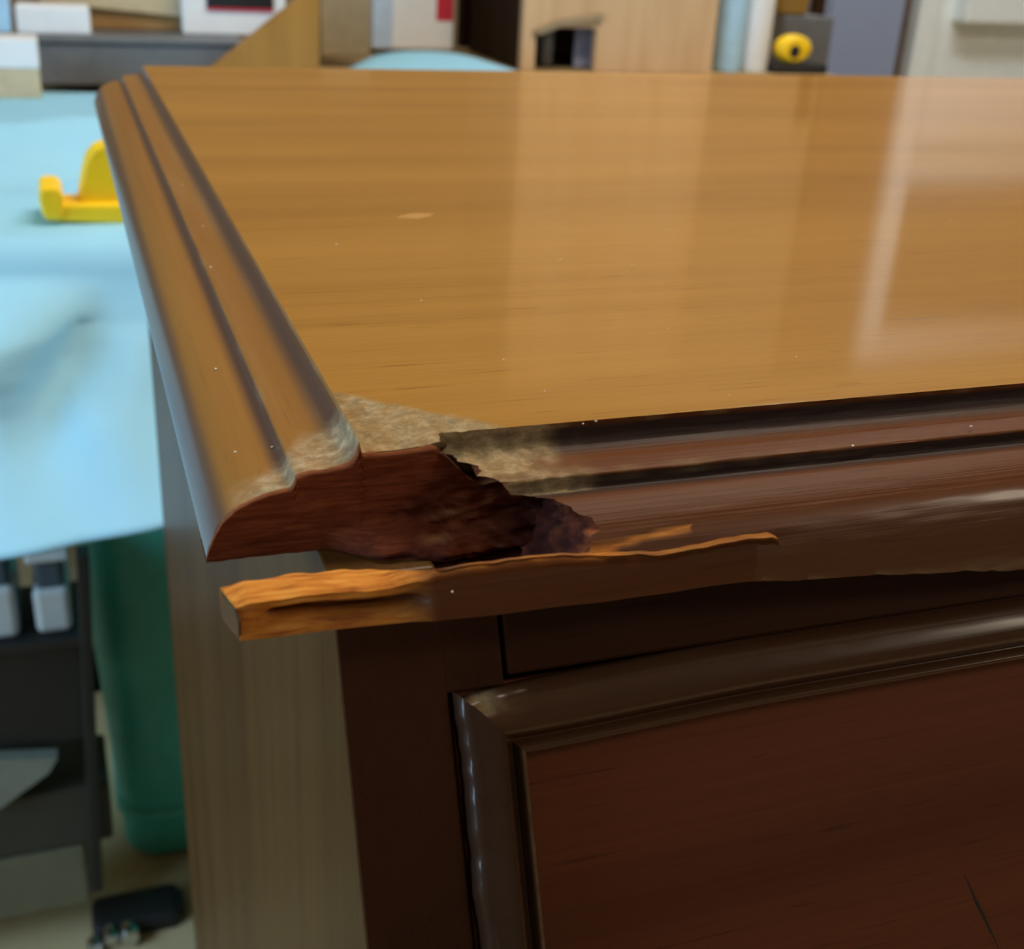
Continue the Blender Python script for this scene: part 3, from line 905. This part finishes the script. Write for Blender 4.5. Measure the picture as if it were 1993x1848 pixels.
# pale plywood cabinet with a square opening
ky = 2.09
kx0, kx1 = at(1018, 60, ky).x, at(1392, 60, ky).x
ox0, ox1 = at(1042, 90, ky).x, at(1160, 90, ky).x
oz1 = at(1110, 54, ky).z
kz0, kz1 = BZ - .005, 1.75
cab = thing('plywood_cabinet', 'tall pale peach plywood cabinet with a square opening, behind the desk top', 'cabinet', ((kx0 + kx1) / 2, ky + .15, kz0))
bm = bmesh.new()
bm_box(bm, (kx0, ky, kz0), (ox0, ky + .018, kz1)); bm_box(bm, (ox1, ky, kz0), (kx1, ky + .018, kz1)); bm_box(bm, (ox0, ky, oz1), (ox1, ky + .018, kz1))
from_bm('front_panel', bm, M['peach'], cab)
box('cabinet_side', (kx0, ky + .018, kz0), (kx0 + .015, ky + .30, 1.02), M['walnut'], cab, 0)['label'] = 'dark brown lower left side of the cabinet'
box('cabinet_side', (kx0, ky + .018, 1.02), (kx0 + .015, ky + .30, kz1), M['peach'], cab, 0)
box('cabinet_side', (kx1 - .015, ky + .018, kz0), (kx1, ky + .30, kz1), M['peach'], cab, 0)
box('cabinet_back', (kx0 + .015, ky + .28, kz0), (kx1 - .015, ky + .30, kz1), M['cardb'], cab, 0)
box('cabinet_top', (kx0, ky, kz1), (kx1, ky + .30, kz1 + .015), M['peach'], cab, 0)
rim = [at(1040, 60, ky - .01), at(1085, 40, ky - .01), at(1172, 26, ky - .01), at(1176, 36, ky - .01), at(1095, 50, ky - .01), at(1050, 68, ky - .01)]
prism('opening_lip', [Vector((v.x, ky - .012, v.z)) for v in rim], (0, .014, 0), M['taupe'], cab)
M['greyp'] = plain('grey_plastic', (0.26, 0.27, 0.29), 0.5)
tag(lathe('grey_bottle', [(.012, 0), (.013, .003), (.013, .070), (.006, .082), (.006, .09)], (at(1063, 90, ky + .08).x, ky + .08, kz0 + .001), M['greyp'], n=20), 'grey plastic bottle inside the plywood cabinet opening', 'bottle')
stand('lilac_board', 'blue grey board standing at the right inside the cabinet opening', 'board', 1124, 1162, .945, ky + .05, .012, plain('blue_grey_board', (0.30, 0.30, 0.40), .6), zb=kz0)

# polished cylinder, glints painted as blue and white bodies; brown jar, yellow tape measure
fy = 2.14
fp = at(1416, 110, fy)
fl = thing('cylinder_blue_glint', 'blue body painted as the glint of a polished cylinder, right of the cabinet', 'bottle', (fp.x, fy, BZ - .006))
lathe('blue_glint_body', [(.026, 0), (.028, .004), (.028, .26), (.020, .285), (.016, .29)], (fp.x, fy, BZ - .005), M['bluecard'], fl, 40)
lathe('cylinder_cap', [(.019, 0), (.020, .003), (.020, .035), (.015, .04)], (fp.x, fy, BZ + .285), M['black'], fl, 32)
rp = at(1468, 100, 2.14)
rl = thing('cylinder_white_part', 'white body painted as the bright part of the same polished cylinder', 'cylinder', (rp.x, 2.14, BZ - .006))
lathe('roll', [(.026, 0), (.0275, .003), (.0275, .24), (.026, .243)], (rp.x, 2.14, BZ - .005), M['whiteb'], rl, 36)
lathe('core_tube', [(.011, .0), (.012, .002), (.012, .25), (.010, .252)], (rp.x, 2.14, BZ - .005), M['cardb'], rl, 24)
ty = 2.13
tp = at(1541, 100, ty)
tm = thing('tape_measure', 'round yellow tape measure on a dark box, behind the desk top', 'tape measure', (tp.x, ty, tp.z - .02))
zt0 = at(1541, 122, ty).z
rad = .026
lathe('tape_case', [(.012, -.018), (.030, -.016), (.036, -.010), (.037, 0), (.036, .010), (.030, .016), (.012, .018)], (tp.x, ty, zt0 + .0255), M['yellow'], tm, 32, 'Y', sy=.70)
lathe('dial', [(.011, -.0195), (.012, -.018), (.012, -.016)], (tp.x - .004, ty, zt0 + .022), M['black'], tm, 20, 'Y')
db = box('parts_box', (at(1494, 124, ty).x, ty - .03, BZ - .005), (at(1596, 124, ty).x, ty + .05, zt0), M['black'], None, .003)
tag(db, 'low dark parts box under the yellow tape measure', 'box')
M['brownj'] = plain('brown_ochre_glaze', (0.30, 0.18, 0.04), 0.4)
jy = 2.24
jp = at(1545, 0, jy)
jz = at(1545, 30, jy).z
sh = box('shelf_block', (at(1510, 60, jy).x, jy - .03, BZ - .005), (at(1604, 60, jy).x, jy + .06, jz), M['steel'], None, .002)
tag(sh, 'grey steel block behind the yellow tape measure', 'box')
jar = thing('ochre_jar', 'ochre brown jar standing on the grey steel block', 'jar', (jp.x, jy + .01, jz))
lathe('jar_body', [(.026, 0), (.034, .005), (.036, .03), (.035, .07), (.028, .085), (.026, .09)], (jp.x, jy + .01, jz), M['brownj'], jar, 28)
lathe('jar_lid', [(.028, .09), (.029, .093), (.029, .105), (.02, .108)], (jp.x, jy + .01, jz), M['black'], jar, 28)
stand('brown_batten', 'narrow brown wooden batten standing right of the tape measure', 'board', 1582, 1604, 1.30, 2.36, .02, M['walnut'], zb=BZ - .005)

# ------------------------------------------------------------------ under the bench, left
M['teal'] = plain('teal_green_plastic', (0.07, 0.54, 0.47), 0.40, var=.06)
b0, b1 = atz(252, 1690, 0.0), None
bcx = 0.193
bin_ = thing('waste_bin', 'tall teal green plastic bin standing on the floor under the bench', 'bin', (bcx, 1.372, 0))
def rrect(cx, cy, hx, hy, r, n=8):
    out = []
    for sx, sy, a0 in ((1, 1, 0), (-1, 1, 90), (-1, -1, 180), (1, -1, 270)):
        for k in range(n):
            a = math.radians(a0 + 90 * k / (n - 1))
            out.append((cx + sx * (hx - r) + r * math.cos(a), cy + sy * (hy - r) + r * math.sin(a)))
    return out
rows = []
for z, e in ((0, -.012), (.006, -.003), (.012, 0), (.062, .0), (.066, .006), (.078, .006), (.082, .002), (.30, .012), (.60, .024), (.605, .034), (.625, .036), (.63, .03)):
    rows.append([Vector((x, y, z)) for x, y in rrect(bcx, 1.372, .205 + e, .15 + e, .045)])
vs, fs = gridmesh(rows, closed=True)
n = len(rows[0]); fs.append(tuple(range(n))[::-1])
o = mesh('bin_body', vs, fs, M['teal'], bin_); o.data.set_sharp_from_angle(angle=.8)
for k, fx in enumerate((-.10, 0.02)):
    box('bin_rib', (bcx + fx, 1.207, .09), (bcx + fx + .012, 1.220, .60), M['teal'], bin_, .003)
lathe('liner_rim', [(.10, .60), (.11, .615), (.10, .62)], (bcx, 1.372, .0), M['black'], bin_, 24)

M['cartb'] = plain('black_cart_metal', (0.014, 0.015, 0.015), 0.5)
M['clearp'] = plain('clear_tub_plastic', (0.55, 0.60, 0.62), 0.18, var=.05)
M['olive'] = plain('olive_drawer_front', (0.17, 0.16, 0.10), 0.5)
M['reflp'] = plain('grey_green_reflection', (0.24, 0.26, 0.22), 0.4)
M['pine'] = plain('pale_pine', (0.62, 0.44, 0.18), 0.7)
qy = 1.08
def qz(px, py):
    return at(px, py, qy)
cart = thing('tool_cart', 'black metal tool cart with splayed leg under the blue sheet, bottom left', 'cart', (-0.15, 1.2, 0))
p0, p1 = qz(148, 1085), qz(178, 1740)
def bar(name, a, b, w, mat, parent, d=.025):
    u = Vector((w, 0, 0)); v = Vector((0, d, 0))
    pts = [a, a + u, a + u + v, a + v, b, b + u, b + u + v, b + v]
    bm = bmesh.new()
    q = [bm.verts.new(p) for p in pts]
    for f in ((3, 2, 1, 0), (4, 5, 6, 7), (0, 1, 5, 4), (1, 2, 6, 5), (2, 3, 7, 6), (3, 0, 4, 7)):
        bm.faces.new([q[i] for i in f])
    bmesh.ops.bevel(bm, geom=list(bm.edges), offset=.002, segments=2, affect='EDGES', profile=.5)
    return from_bm(name, bm, mat, parent)
bar('leg', p0, p1, .012, M['cartb'], cart)
bar('leg', p0 + Vector((-.26, 0, 0)), p1 + Vector((-.29, 0, 0)), .014, M['cartb'], cart)
xl = p0.x - .26
zA = qz(60, 1262).z
zB_ = qz(60, 1490).z
box('shelf', (xl, qy + .01, zA - .012), (p0.x + .004, qy + .125, zA), M['cartb'], cart, .002)
zC_ = qz(60, 1700).z
box('cart_box', (xl + .01, qy + .028, zB_), (p0.x - .002, qy + .12, zA - .012), M['cartb'], cart, .006)
box('drawer', (xl + .01, qy + .03, zC_), (p0.x + .006, qy + .12, zB_ - .06), plain('dark_drawer_front', (.045, .045, .035), .5), cart, .004)
box('drawer', (xl + .01, qy + .032, .055), (p1.x - .002, qy + .12, zC_ - .004), M['olive'], cart, .004)
refl_poly = [qz(-120, 1600), qz(-120, 1500), qz(112, 1490), qz(95, 1520), qz(0, 1590)]
prism('reflection_plate', [Vector((v.x, qy + .012, v.z)) for v in refl_poly], (0, .016, 0), M['reflp'], cart)  # flat plate painted as a bright triangular reflection off the floor
# clear tubs on the cart shelf
for i, (x0, x1, yo, hgt) in enumerate(((-.24, -.085, .02, .105), (-.070, -.036, .020, .09))):
    nm = ('wide clear plastic tub with dark contents on the tool cart', 'narrow clear plastic cup at the end of the cart shelf')[i]
    t_ = thing('plastic_tub', nm, 'tub', ((x0 + x1) / 2, qy + .1, zA))
    hx = (p0.x - .004) + (x1 + .030)
    wx0, wx1 = p0.x - .004 + x0 + .030, hx
    box('tub_body', (wx0, qy + yo, zA + .001), (wx1, qy + yo + .09, zA + hgt * .55), M['clearp'], t_, .006)
    box('tub_contents', (wx0 + .004, qy + yo + .004, zA + hgt * .55), (wx1 - .004, qy + yo + .086, zA + hgt * .9), plain('dark_blue_parts', (.05, .08, .11), .4), t_, .004)
    box('tub_lid', (wx0 - .003, qy + yo - .003, zA + hgt * .9), (wx1 + .003, qy + yo + .093, zA + hgt), M['clearp'], t_, .003)
# pine plank between cart and bin, dark small box on it
pl0, pl1 = at(150, 1100, 1.75), at(215, 1440, 1.75)
pk = box('pine_plank', (at(140, 1300, 1.75).x, 1.75, .2005), (at(330, 1300, 1.75).x, 1.775, .62), M['pine'])
tag(pk, 'pale pine plank standing on the bench shelf between cart and bin', 'plank')
dxa, dxb = at(188, 1475, 1.72).x, at(300, 1475, 1.72).x
bm = bmesh.new()
dk = box('dark_case', (dxa, 1.755, .2005) if False else (dxa, 1.60, 0.0), (dxb, 1.74, at(205, 1432, 1.60).z), plain('dark_navy_case', (.02, .03, .05), .4), None, .006)
tag(dk, 'small dark navy case on the floor behind the teal bin', 'case')
# black clamp vice on the floor
vy = 1.10
def vz(px, py):
    return at(px, py, vy)
vice = thing('bench_vice', 'black metal vice with shiny screws on the floor, bottom left', 'vice', vz(262, 1900))
va, vb = vz(196, 1848), vz(330, 1760)
vzb = 0.0
box('vice_body', (va.x, vy, vzb), (vb.x, vy + .07, vz(270, 1845).z), M['cartb'], vice, .006)
box('vice_jaw', (vz(172, 1760).x, vy + .005, vz(270, 1845).z), (vz(352, 1760).x, vy + .06, vz(270, 1800).z), M['cartb'], vice, .008)
box('vice_arm', (vz(325, 1760).x, vy + .02, vz(340, 1845).z), (vz(362, 1760).x, vy + .05, vz(340, 1790).z), M['black'], vice, .004)
for px, py, r in ((252, 1812, .012), (185, 1836, .010), (270, 1835, .007), (215, 1815, .008)):
    q = vz(px, py)
    lathe('screw', [(r * .8, -.012), (r, -.006), (r, .004), (r * .6, .010)], (q.x, vy - .002, q.z), M['chrome'], vice, 16, 'Y')
